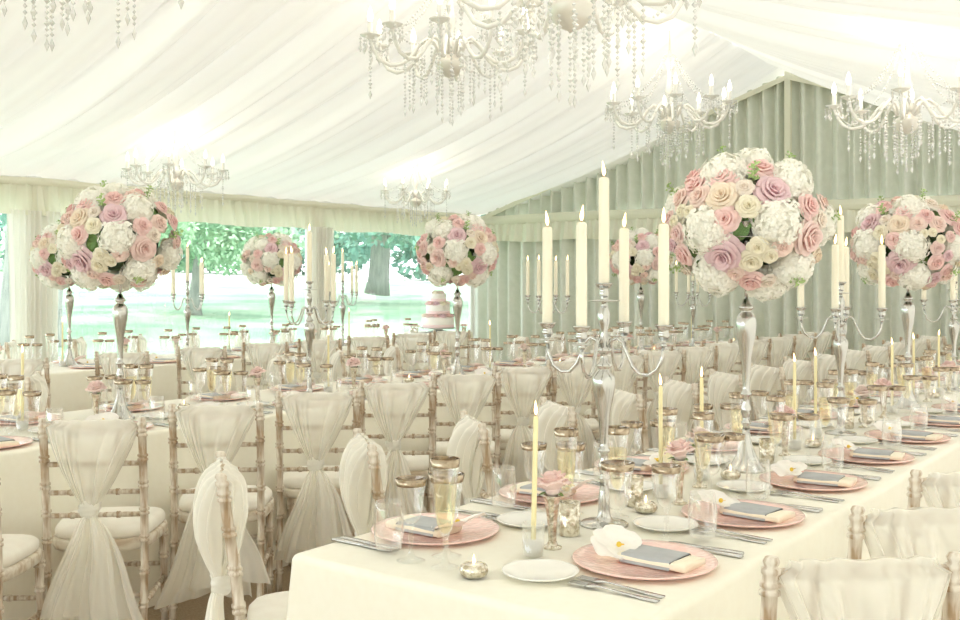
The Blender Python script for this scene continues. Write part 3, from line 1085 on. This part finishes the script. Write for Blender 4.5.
XC = {'front': -1.354, 'middle': -4.2, 'window': -7.1}
CANDEL = {'front': [2.368, 4.37, 6.5], 'middle': [4.03, 6.49, 9.05], 'window': [5.41, 7.26]}
BALLS = {'front': [3.34, 5.46], 'middle': [2.82, 5.385, 7.99], 'window': [4.33, 6.34]}
for tk in ('front', 'middle', 'window'):
    for k, y in enumerate(CANDEL[tk]):
        candelabra(XC[tk], y, '%s from front end of %s' % (ORD[k], TNAME[tk]))
    for k, y in enumerate(BALLS[tk]):
        wh = '%s from front end of %s' % (ORD[k], TNAME[tk])
        flower_stand(XC[tk], y, 'tall silver baluster stand under a flower globe, ' + wh)
        dz = {'front': .834, 'middle': .84, 'window': .83}[tk]
        flower_ball(XC[tk], y, TOP + dz, 'globe of pink roses and white hydrangeas, ' + wh, len(tk) * 10 + k, turn=(0 if (tk == 'front' and k == 0) else (-.5, .38, -.3)[(k + len(tk)) % 3]), main=(tk == 'front' and k == 0))

# ------------------------------------------------------------------ centre line small pieces
VZ = {}
VZ['vase'] = MB().lathe([(.024, 0), (.024, .004), (.014, .008), (.010, .018), (.0105, .035), (.013, .07), (.018, .11), (.024, .128), (.0235, .129), (.017, .11), (.0001, .09)], 8, cap1=False, smooth=False).mesh('bud_vase', M['mercury'])
VZ['votive'] = MB().lathe([(.025, .001), (.027, .082), (.0255, .082), (.0235, .008), (.0001, .007)], 24, cap0=False, cap1=False).mesh('glass_cup', M['glass_thick'])
VZ['sand'] = MB().lathe([(.0228, .0075), (.0243, .040), (.012, .044), (.0001, .045)], 20, cap1=False).mesh('white_sand', M['sand'])
VZ['mercury'] = MB().lathe([(.024, 0), (.026, .003), (.028, .085), (.0265, .085), (.0245, .008), (.0001, .007)], 24, cap1=False).mesh('mercury_votive', M['mercury'])
tl = MB()
def tlf(u, t):
    a = 2 * PI * u
    pr = [(.018, 0), (.027, .006), (.031, .015), (.029, .024), (.024, .030), (.022, .030), (.021, .022), (.001, .020)]
    r_, z = pr[min(7, int(round(t * 7)))]
    r_ *= 1 + .045 * math.cos(14 * a) * (1 if t < .65 else 0)
    return (r_ * math.cos(a), r_ * math.sin(a), z)
tl.grid(tlf, 56, 7, closed=True)
VZ['tea'] = tl.mesh('ribbed_holder', M['mercury'])
VZ['wax'] = MB().lathe([(.0205, .021), (.0205, .028), (.0001, .0285)], 16, cap1=False).mesh('tealight_wax', M['tealight'])
SMALLFLAME = MB().lathe([(.0005, .002), (.003, .006), (.0035, .010), (.0015, .018), (.0002, .024)], 8).mesh('flame', M['flame'])
vr = random.Random(77)

def vase(x, y, lab, col='cup'):
    x, y = settle(x, y, .044)
    v = obj('bud_vase', VZ['vase'], None, (x, y, TOP), label='flared silver bud vase on table, ' + lab, cat='vase', group='silver bud vases')
    r = thing('cut_rose', 'single pink rose in a bud vase, ' + lab, 'flower', (x, y, TOP + .150), vr.uniform(0, 6), 'single roses in bud vases')
    obj('bloom', FL[col][vr.randrange(2)], r, (0, 0, 0), (vr.uniform(-.25, .25), vr.uniform(-.25, .25), 0), .044)
    obj('leaves', FL['leaf'], r, (0, 0, -.018), (0, 0, 0), .034)
    obj('stalk', STALK, r)

STALK = MB().tube([(0, 0, -.055), (.001, 0, -.02), (0, 0, -.008)], .003, 6).mesh('stalk', M['sprig'])

def taper(x, y, lab, lean=(.0, .0)):
    x, y = settle(x, y, .029)
    v = thing('sand_votive', 'clear glass votive of white sand, ' + lab, 'candle holder', (x, y, TOP), 0, 'glass sand votives')
    obj('glass_cup', VZ['votive'], v)
    obj('white_sand', VZ['sand'], v)
    t = thing('taper_candle', 'thin pale yellow lit taper, ' + lab, 'candle', (x, y, TOP + .035), 0, 'thin yellow tapers')
    t.rotation_euler = (lean[0], lean[1], 0)
    obj('wax', TAP[0], t)
    obj('wick', TAP[1], t, (0, 0, .30))
    obj('flame', FLAME, t, (0, 0, .30), (0, 0, vr.uniform(0, 6)), .85)

def mercury(x, y, lab):
    x, y = settle(x, y, .029)
    t = thing('mercury_votive', 'mottled silver mercury-glass votive, ' + lab, 'candle holder', (x, y, TOP), 0, 'mercury-glass votives')
    obj('mercury_cup', VZ['mercury'], t)
    obj('tealight_wax', VZ['wax'], t, (0, 0, -.012))

def tealight(x, y, lab):
    x, y = settle(x, y, .034)
    t = thing('tealight_holder', 'small ribbed silver tealight holder, ' + lab, 'candle holder', (x, y, TOP), 0, 'ribbed tealight holders')
    obj('ribbed_holder', VZ['tea'], t)
    obj('tealight_wax', VZ['wax'], t)
    obj('flame', SMALLFLAME, t, (0, 0, .027))

xa = XC['front']
tealight(-1.343, 1.78, 'at the blunt end of the front table')
taper(-1.325, 1.987, 'before the first candelabra of the front table', (0.04, .05))
vase(-1.337, 2.088, 'before the first candelabra of the front table')
mercury(-1.37, 2.22, 'at the foot of the first candelabra, front table')
FRONT = [('vase', 2.72, -1.305), ('taper', 2.75, -1.38), ('tealight', 2.56, -1.33), ('mercury', 2.62, -1.40), ('taper', 3.06, -1.39), ('vase', 2.98, -1.36), ('tealight', 3.15, -1.33), ('mercury', 3.52, -1.35),
         ('taper', 3.83, -1.36), ('vase', 3.70, -1.35), ('tealight', 3.95, -1.33), ('taper', 4.19, -1.40), ('vase', 4.62, -1.33), ('mercury', 4.55, -1.38), ('tealight', 4.75, -1.36), ('vase', 5.0, -1.35), ('taper', 5.15, -1.35),
         ('taper', 5.68, -1.38), ('vase', 5.8, -1.34), ('taper', 6.15, -1.36), ('tealight', 6.0, -1.35), ('vase', 6.3, -1.34), ('taper', 6.75, -1.36), ('vase', 6.95, -1.34), ('taper', 7.5, -1.36), ('vase', 7.3, -1.33), ('taper', 8.2, -1.36), ('vase', 8.5, -1.34), ('taper', 9.0, -1.35)]
FN = {'vase': vase, 'taper': taper, 'tealight': tealight, 'mercury': mercury}
cnt = {}
for kd, y, x in FRONT:
    cnt[kd] = cnt.get(kd, 1 if kd in ('vase', 'taper', 'tealight', 'mercury') else 0) + 1
    FN[kd](x, y, '%s from the front end, front table' % ORD[cnt[kd] - 1])
for tk, ys in (('middle', [1.95 + .42 * k for k in range(20)]), ('window', [3.75 + .52 * k for k in range(9)])):
    cnt = {}
    seq = ['vase', 'taper', 'vase', 'tealight'] if tk == 'middle' else ['vase', 'taper', 'vase']
    for i, y in enumerate(ys):
        kd = seq[i % len(seq)]
        cnt[kd] = cnt.get(kd, 0) + 1
        FN[kd](XC[tk] + vr.uniform(-.04, .04), y + vr.uniform(-.05, .05), '%s from the front end, %s' % (ORD[cnt[kd] - 1], TNAME[tk]))

# ------------------------------------------------------------------ place settings
sr = random.Random(9)

def setting(tk, side, k, x, y, cutlery, detail):
    phi = PI / 2 if side > 0 else -PI / 2
    sd = 'near side' if side > 0 else 'window side'
    where = '%s place from front end, %s of %s' % (ORD[k], sd, TNAME[tk])
    c, s = math.cos(phi), math.sin(phi)

    def W(X, Y):
        return x + X * c - Y * s, y + X * s + Y * c
    g = ' on the ' + TNAME[tk]
    obj('charger_plate', TW['charger'], None, (x, y, TOP), label='pink glass charger plate, ' + where, cat='plate', group='pink chargers' + g)
    jx = sr.uniform(-.01, .01)
    ja = sr.uniform(-.12, .12)
    nx, ny = W(.012 + jx, -.035)
    n = thing('folded_napkin', 'folded cream napkin on pink charger, ' + where, 'napkin', (nx, ny, TOP + .0060), phi + ja, 'folded napkins' + g)
    obj('folded_cloth', TW['napkin'], n)
    m = obj('menu_card', TW['menu'], None, (nx, ny, TOP + .0060), (0, 0, phi + ja), label='grey menu card wrapped over napkin, ' + where, cat='menu card', group='grey menu cards' + g)
    obj('card_edge', TW['menuedge'], m)
    ox, oy = W(.0 + jx, .075)
    o = thing('orchid_bloom', 'white orchid bloom on napkin, ' + where, 'flower', (ox, oy, TOP + .022), phi + sr.uniform(-.5, .5), 'orchid blooms' + g)
    o.rotation_euler = (sr.uniform(.1, .4), sr.uniform(-.2, .2), phi + sr.uniform(-.6, .6))
    obj('petals', TW['orchid'], o, scale=1.3)
    obj('throat', TW['lip'], o, scale=1.3)
    if cutlery:
        for X, nm in ((-.195, 'inner'), (-.232, 'outer')):
            fx, fy = W(X, -.052 + sr.uniform(-.006, .006))
            obj('dinner_fork', TW['fork'], None, (fx, fy, TOP), (0, 0, phi + sr.uniform(-.04, .04)), label='%s steel fork, ' % nm + where, cat='fork', group='forks' + g)
        for X, nm in ((.183, 'inner'), (.206, 'outer')):
            fx, fy = W(X, -.062 + sr.uniform(-.006, .006))
            obj('dinner_knife', TW['knife'], None, (fx, fy, TOP), (0, 0, phi + sr.uniform(-.03, .03)), (1, .92, 1), label='%s steel knife, ' % nm + where, cat='knife', group='knives' + g)
        px, py = PLATES[(tk, side, k)]
        obj('side_plate', TW['plate'], None, (px, py, TOP), label='white porcelain side plate, ' + where, cat='plate', group='side plates' + g)
    for key, X, Y, r, lab in (('goblet', .150, .160, .043, 'widest silver-rimmed goblet'), ('wine', .228, .122, .038, 'shorter silver-rimmed wine glass'), ('flute', .226, .212, .035, 'tall champagne flute')):
        gx, gy = settle(*W(X + sr.uniform(-.008, .008), Y + sr.uniform(-.008, .008)), r)
        t = thing({'goblet': 'water_goblet', 'wine': 'wine_glass', 'flute': 'champagne_flute'}[key], lab + ', ' + where, 'glass', (gx, gy, TOP + .001), sr.uniform(0, 6), {'goblet': 'goblets', 'wine': 'wine glasses', 'flute': 'champagne flutes'}[key] + g)
        obj('stem', TW[key + '_stem'], t)
        obj('bowl', TW[key + '_bowl'], t)
        obj('silver_band', TW[key + '_band'], t)
        if key == 'flute' and detail:
            obj('champagne', TW['champagne'], t)
    if detail:
        gx, gy = settle(*W(.206, .052), .036)
        obj('water_tumbler', TW['tumbler'], None, (gx, gy, TOP + .001), label='clear stemless water tumbler, ' + where, cat='glass', group='water tumblers' + g)

SETS = [('front', 1, k, -1.092, 2.094 + .573 * k, True, True) for k in range(7)]
SETS += [('front', -1, k, -1.655, 2.03 + .56 * k, k < 10, k < 10) for k in range(14)]
SETS += [('middle', 1, k, -3.93, 2.05 + .56 * k, k < 5, k < 6) for k in range(15)]
SETS += [('middle', -1, k, -4.47, 2.5 + .56 * k, False, k < 4) for k in range(14)]
SETS += [('window', 1, k, -6.83, 3.75 + .6 * k, False, False) for k in range(8)]
SETS += [('window', -1, k, -7.37, 3.95 + .58 * k, False, False) for k in range(8)]
for q in SETS:
    OCC.append((q[3], q[4], .166))
PLATES = {}
for q in SETS:
    if q[5]:
        phi_ = PI / 2 * q[1]
        c_, s_ = math.cos(phi_), math.sin(phi_)
        PLATES[q[:3]] = settle(q[3] - .222 * c_ - .138 * s_, q[4] - .222 * s_ + .138 * c_, .082)
for q in SETS:
    setting(*q)

# ------------------------------------------------------------------ cake table
cx, cy = -8.03, 9.9
ct = MB()
def ctf(u, t):
    a = 2 * PI * u
    r_ = .43 if t < .12 else .43 + .05 * (t - .12) * (1 + .9 * math.sin(14 * a))
    if t < .06:
        r_ = .41
    return (cx + r_ * math.cos(a), cy + r_ * math.sin(a), .75 if t < .06 else .745 - .735 * max(0, t - .12) / .88)
ct.grid(ctf, 84, 16, closed=True)
ct.lathe([(.41, .75), (.0001, .7501)], 84, (cx, cy, 0), False, False)
obj('tablecloth', ct.mesh('round_cloth', M['linen']), label='ivory cloth over the round cake table in the far corner', cat='tablecloth')
ck = thing('wedding_cake', 'white tiered cake with pink roses between tiers, far corner', 'cake', (cx, cy, .751), 0)
obj('cake_stand', MB().lathe([(.15, 0), (.16, .01), (.06, .025), (.06, .035), (.225, .045), (.225, .055)], 32).mesh('cake_stand', M['silver']), ck)
z = .055
rr = random.Random(4)
for i, (r_, h) in enumerate(((.20, .135), (.15, .12), (.10, .10))):
    obj('tier', MB().lathe([(r_ * .985, z), (r_, z + .006), (r_, z + h - .012), (r_ * .96, z + h), (.0001, z + h)], 36, cap1=False).mesh('tier', M['icing']), ck)
    obj('ribbon', MB().lathe([(r_ + .003, z + .004), (r_ + .003, z + .04), (r_, z + .04)], 36, cap0=False, cap1=False).mesh('ribbon', M['icing_pink']), ck)
    z += h
    n = (12, 9, 5)[i]
    rad = (.165, .115, .04)[i]
    for k in range(n):
        a = 2 * PI * k / n + i
        col = ['pink', 'mauve', 'cream', 'pale', 'dusty'][k % 5]
        obj('sugar_rose', FL[col][k % 2], ck, (rad * math.cos(a), rad * math.sin(a), z + .016), (rr.uniform(-.3, .3), rr.uniform(-.3, .3), 0), .046)
    z += .034
for i, (dx, dy, col) in enumerate(((-.20, -.26, 'mauve'), (-.08, -.33, 'pale'), (.27, .18, 'pink'))):
    OCC.append((0, 0, 0))
    t = thing('posy_pot', ['dark pink posy in pot on the cake table', 'pale posy in pot before the cake', 'bright pink posy in pot behind the cake'][i], 'flower', (cx + dx, cy + dy, .751), 0, 'posies on the cake table')
    obj('pot', MB().lathe([(.02, 0), (.025, .003), (.03, .06), (.028, .06), (.001, .05)], 14, cap1=False).mesh('pot', M['mercury']), t)
    for k in range(4):
        obj('bloom', FL[col][k % 2], t, (.024 * math.cos(k * 1.57), .024 * math.sin(k * 1.57), .085), (0, 0, k), .03)

# ------------------------------------------------------------------ chandeliers
def bead_string(pts, n, r, drop=0):
    """beads along a polyline"""
    mb = MB()
    pts = [Vector(p) for p in pts]
    seg = [(pts[i + 1] - pts[i]).length for i in range(len(pts) - 1)]
    tot = sum(seg)
    for k in range(n):
        d = tot * (k + .5) / n
        i = 0
        while i < len(seg) - 1 and d > seg[i]:
            d -= seg[i]
            i += 1
        p = pts[i].lerp(pts[i + 1], d / seg[i])
        mb.octa(p, r * (1.25 if k % 4 == 2 else .85), r * (1.3 if k % 4 == 2 else .9))
    if drop:
        p = pts[-1]
        mb.octa(p + Vector((0, 0, -drop)), drop * .42, drop)
    return mb

def sag(a, b, d, n=7):
    a, b = Vector(a), Vector(b)
    return [a.lerp(b, i / n) - Vector((0, 0, d * 4 * (i / n) * (1 - i / n))) for i in range(n + 1)]

CHM = {}
am = MB()
am.tube([(.045, 0, .055), (.07, 0, .115), (.105, 0, .125), (.14, 0, .095), (.175, 0, .045), (.215, 0, .010), (.265, 0, .002), (.31, 0, .022), (.34, 0, .065), (.355, 0, .115)], .0085, 9)
CHM['arm'] = am.mesh('arm', M['acrylic'])
CHM['dish'] = MB().lathe([(.008, .108), (.014, .115), (.040, .126), (.045, .131), (.038, .129), (.010, .121)], 16, (.355, 0, 0)).mesh('drip_dish', M['acrylic'])
CHM['sleeve'] = MB().lathe([(.011, .12), (.0125, .124), (.0115, .185), (.009, .19)], 10, (.355, 0, 0)).mesh('candle_sleeve', M['acrylic'])
CHM['bulb'] = MB().lathe([(.006, .188), (.010, .197), (.0125, .208), (.011, .224), (.006, .243), (.001, .255)], 10, (.355, 0, 0)).mesh('bulb', M['bulb'])
dd = MB()
dd.octa((0, 0, .112), .007)
dd.octa((0, 0, .096), .006, .010)
dd.octa((0, 0, .070), .009, .018)
dd.tube([(0, 0, .126), (0, 0, .06)], .0008, 4)
CHM['drop'] = dd.mesh('crystal_drop', M['crystal'])
CHM['long'] = bead_string([(.355, 0, .10), (.355, 0, -.11)], 12, .008, .021).mesh('crystal_strand', M['crystal'])
CHM['rise'] = bead_string(sag((.035, 0, .42), (.33, 0, .135), .075), 26, .0065).mesh('crystal_swag', M['crystal'])
for i, ln in enumerate((.13, .17, .21)):
    CHM['under%d' % i] = bead_string([(.0, 0, 0), (.0, 0, -ln)], int(ln / .016), .008, .020).mesh('crystal_strand', M['crystal'])
CHM['bowl'] = MB().lathe([(.004, -.045), (.012, -.040), (.035, -.030), (.058, -.006), (.066, .022), (.066, .030), (.060, .034), (.03, .05), (.022, .07)], 24).mesh('bowl', M['metal_white'])
CHM['stem'] = MB().lathe([(.022, .07), (.03, .09), (.034, .11), (.022, .13), (.014, .15), (.018, .18), (.028, .21), (.018, .25), (.012, .30), (.015, .34), (.022, .37), (.034, .40), (.038, .42), (.03, .43), (.010, .44), (.006, .46)], 18).mesh('stem', M['acrylic'])

def chandelier(x, y, z, sc, narm, label, seed):
    t = thing('chandelier', label, 'chandelier', (x, y, z), 0, 'crystal chandeliers')
    t.scale = (sc, sc, sc)
    rr = random.Random(seed)
    a0 = rr.uniform(0, 1)
    obj('bowl', CHM['bowl'], t)
    obj('stem', CHM['stem'], t)
    top = (roof(x) - .12 - z) / sc
    obj('chain', MB().tube([(0, 0, .45), (0, 0, top)], .006, 6).mesh('chain', M['metal_white']), t)
    for k in range(narm):
        a = a0 + 2 * PI * k / narm
        ao = obj('arm', CHM['arm'], t, (0, 0, 0), (0, 0, a))
        obj('drip_dish', CHM['dish'], ao)
        obj('candle_sleeve', CHM['sleeve'], ao)
        obj('bulb', CHM['bulb'], ao)
        for q in range(6):
            b = q * PI / 3
            obj('crystal_drop', CHM['drop'], ao, (.355 + .043 * math.cos(b), .043 * math.sin(b), 0))
        obj('crystal_swag', CHM['rise'], t, (0, 0, 0), (0, 0, a))
        if k % 2 == 0:
            obj('crystal_strand', CHM['long'], ao)
        b = a + PI / narm
        sw = bead_string(sag((.34 * math.cos(a), .34 * math.sin(a), .11), (.34 * math.cos(a + 2 * PI / narm), .34 * math.sin(a + 2 * PI / narm), .11), .07), 18, .0065)
        obj('crystal_swag', sw.mesh('crystal_swag', M['crystal']), t)
    for ring, (rd, n, zz) in enumerate(((.055, 7, .0), (.13, 9, .075), (.20, 11, .03))):
        for k in range(n):
            a = a0 + 2 * PI * k / n + ring
            obj('crystal_strand', CHM['under%d' % ((k + ring) % 3)], t, (rd * math.cos(a), rd * math.sin(a), zz))
    ld = bpy.data.lights.new('chandelier_light', 'POINT')
    ld.energy = 4.5 * sc
    ld.color = (1., .86, .66)
    ld.shadow_soft_size = .25
    lo = bpy.data.objects.new('chandelier_light', ld)
    COL.objects.link(lo)
    lo.location = (x, y, z + .33 * sc)

chandelier(-1.576, 2.563, 2.175, 1.05, 8, 'crystal chandelier hanging lowest, right above the first candelabra of front table', 1)
chandelier(-1.37, 5.50, 2.19, 1.0, 8, 'crystal chandelier above the second flower globe of front table', 2)
chandelier(-4.165, 5.26, 2.79, 1.48, 10, 'large crystal chandelier on the ridge, above the middle table', 3)
chandelier(-4.18, 8.51, 2.80, 1.52, 10, 'large crystal chandelier on the ridge, in front of the end gable', 4)
chandelier(-4.10, 2.40, 2.80, 1.62, 10, 'large crystal chandelier nearest the entrance, only its drops showing', 5)
chandelier(-7.10, 5.29, 2.18, 1.08, 8, 'crystal chandelier above window table, beside first window', 6)
chandelier(-7.10, 8.37, 2.22, 1.0, 8, 'crystal chandelier above the far end of the window table', 7)

# ------------------------------------------------------------------ light
w = bpy.data.worlds.new('sky')
scene.world = w
w.use_nodes = True
bg = w.node_tree.nodes['Background']
bg.inputs[0].default_value = (.92, .96, 1., 1)
bg.inputs[1].default_value = 3.3
sd = bpy.data.lights.new('sun', 'SUN')
sd.energy = 4.0
sd.angle = R(3)
sd.color = (1., .98, .93)
so = bpy.data.objects.new('sun', sd)
COL.objects.link(so)
so.rotation_euler = Vector((-.42, .25, -1)).to_track_quat('-Z', 'Y').to_euler()

scene.view_settings.view_transform = 'Standard'
scene.view_settings.look = 'None'
scene.view_settings.exposure = .33
scene.view_settings.gamma = 1
scene.view_settings.use_curve_mapping = False
cy_ = scene.cycles
cy_.use_denoising = True
cy_.max_bounces = 10
cy_.diffuse_bounces = 8
cy_.glossy_bounces = 4
cy_.transmission_bounces = 6
cy_.transparent_max_bounces = 40
cy_.caustics_reflective = False
cy_.caustics_refractive = False
cy_.sample_clamp_indirect = 6
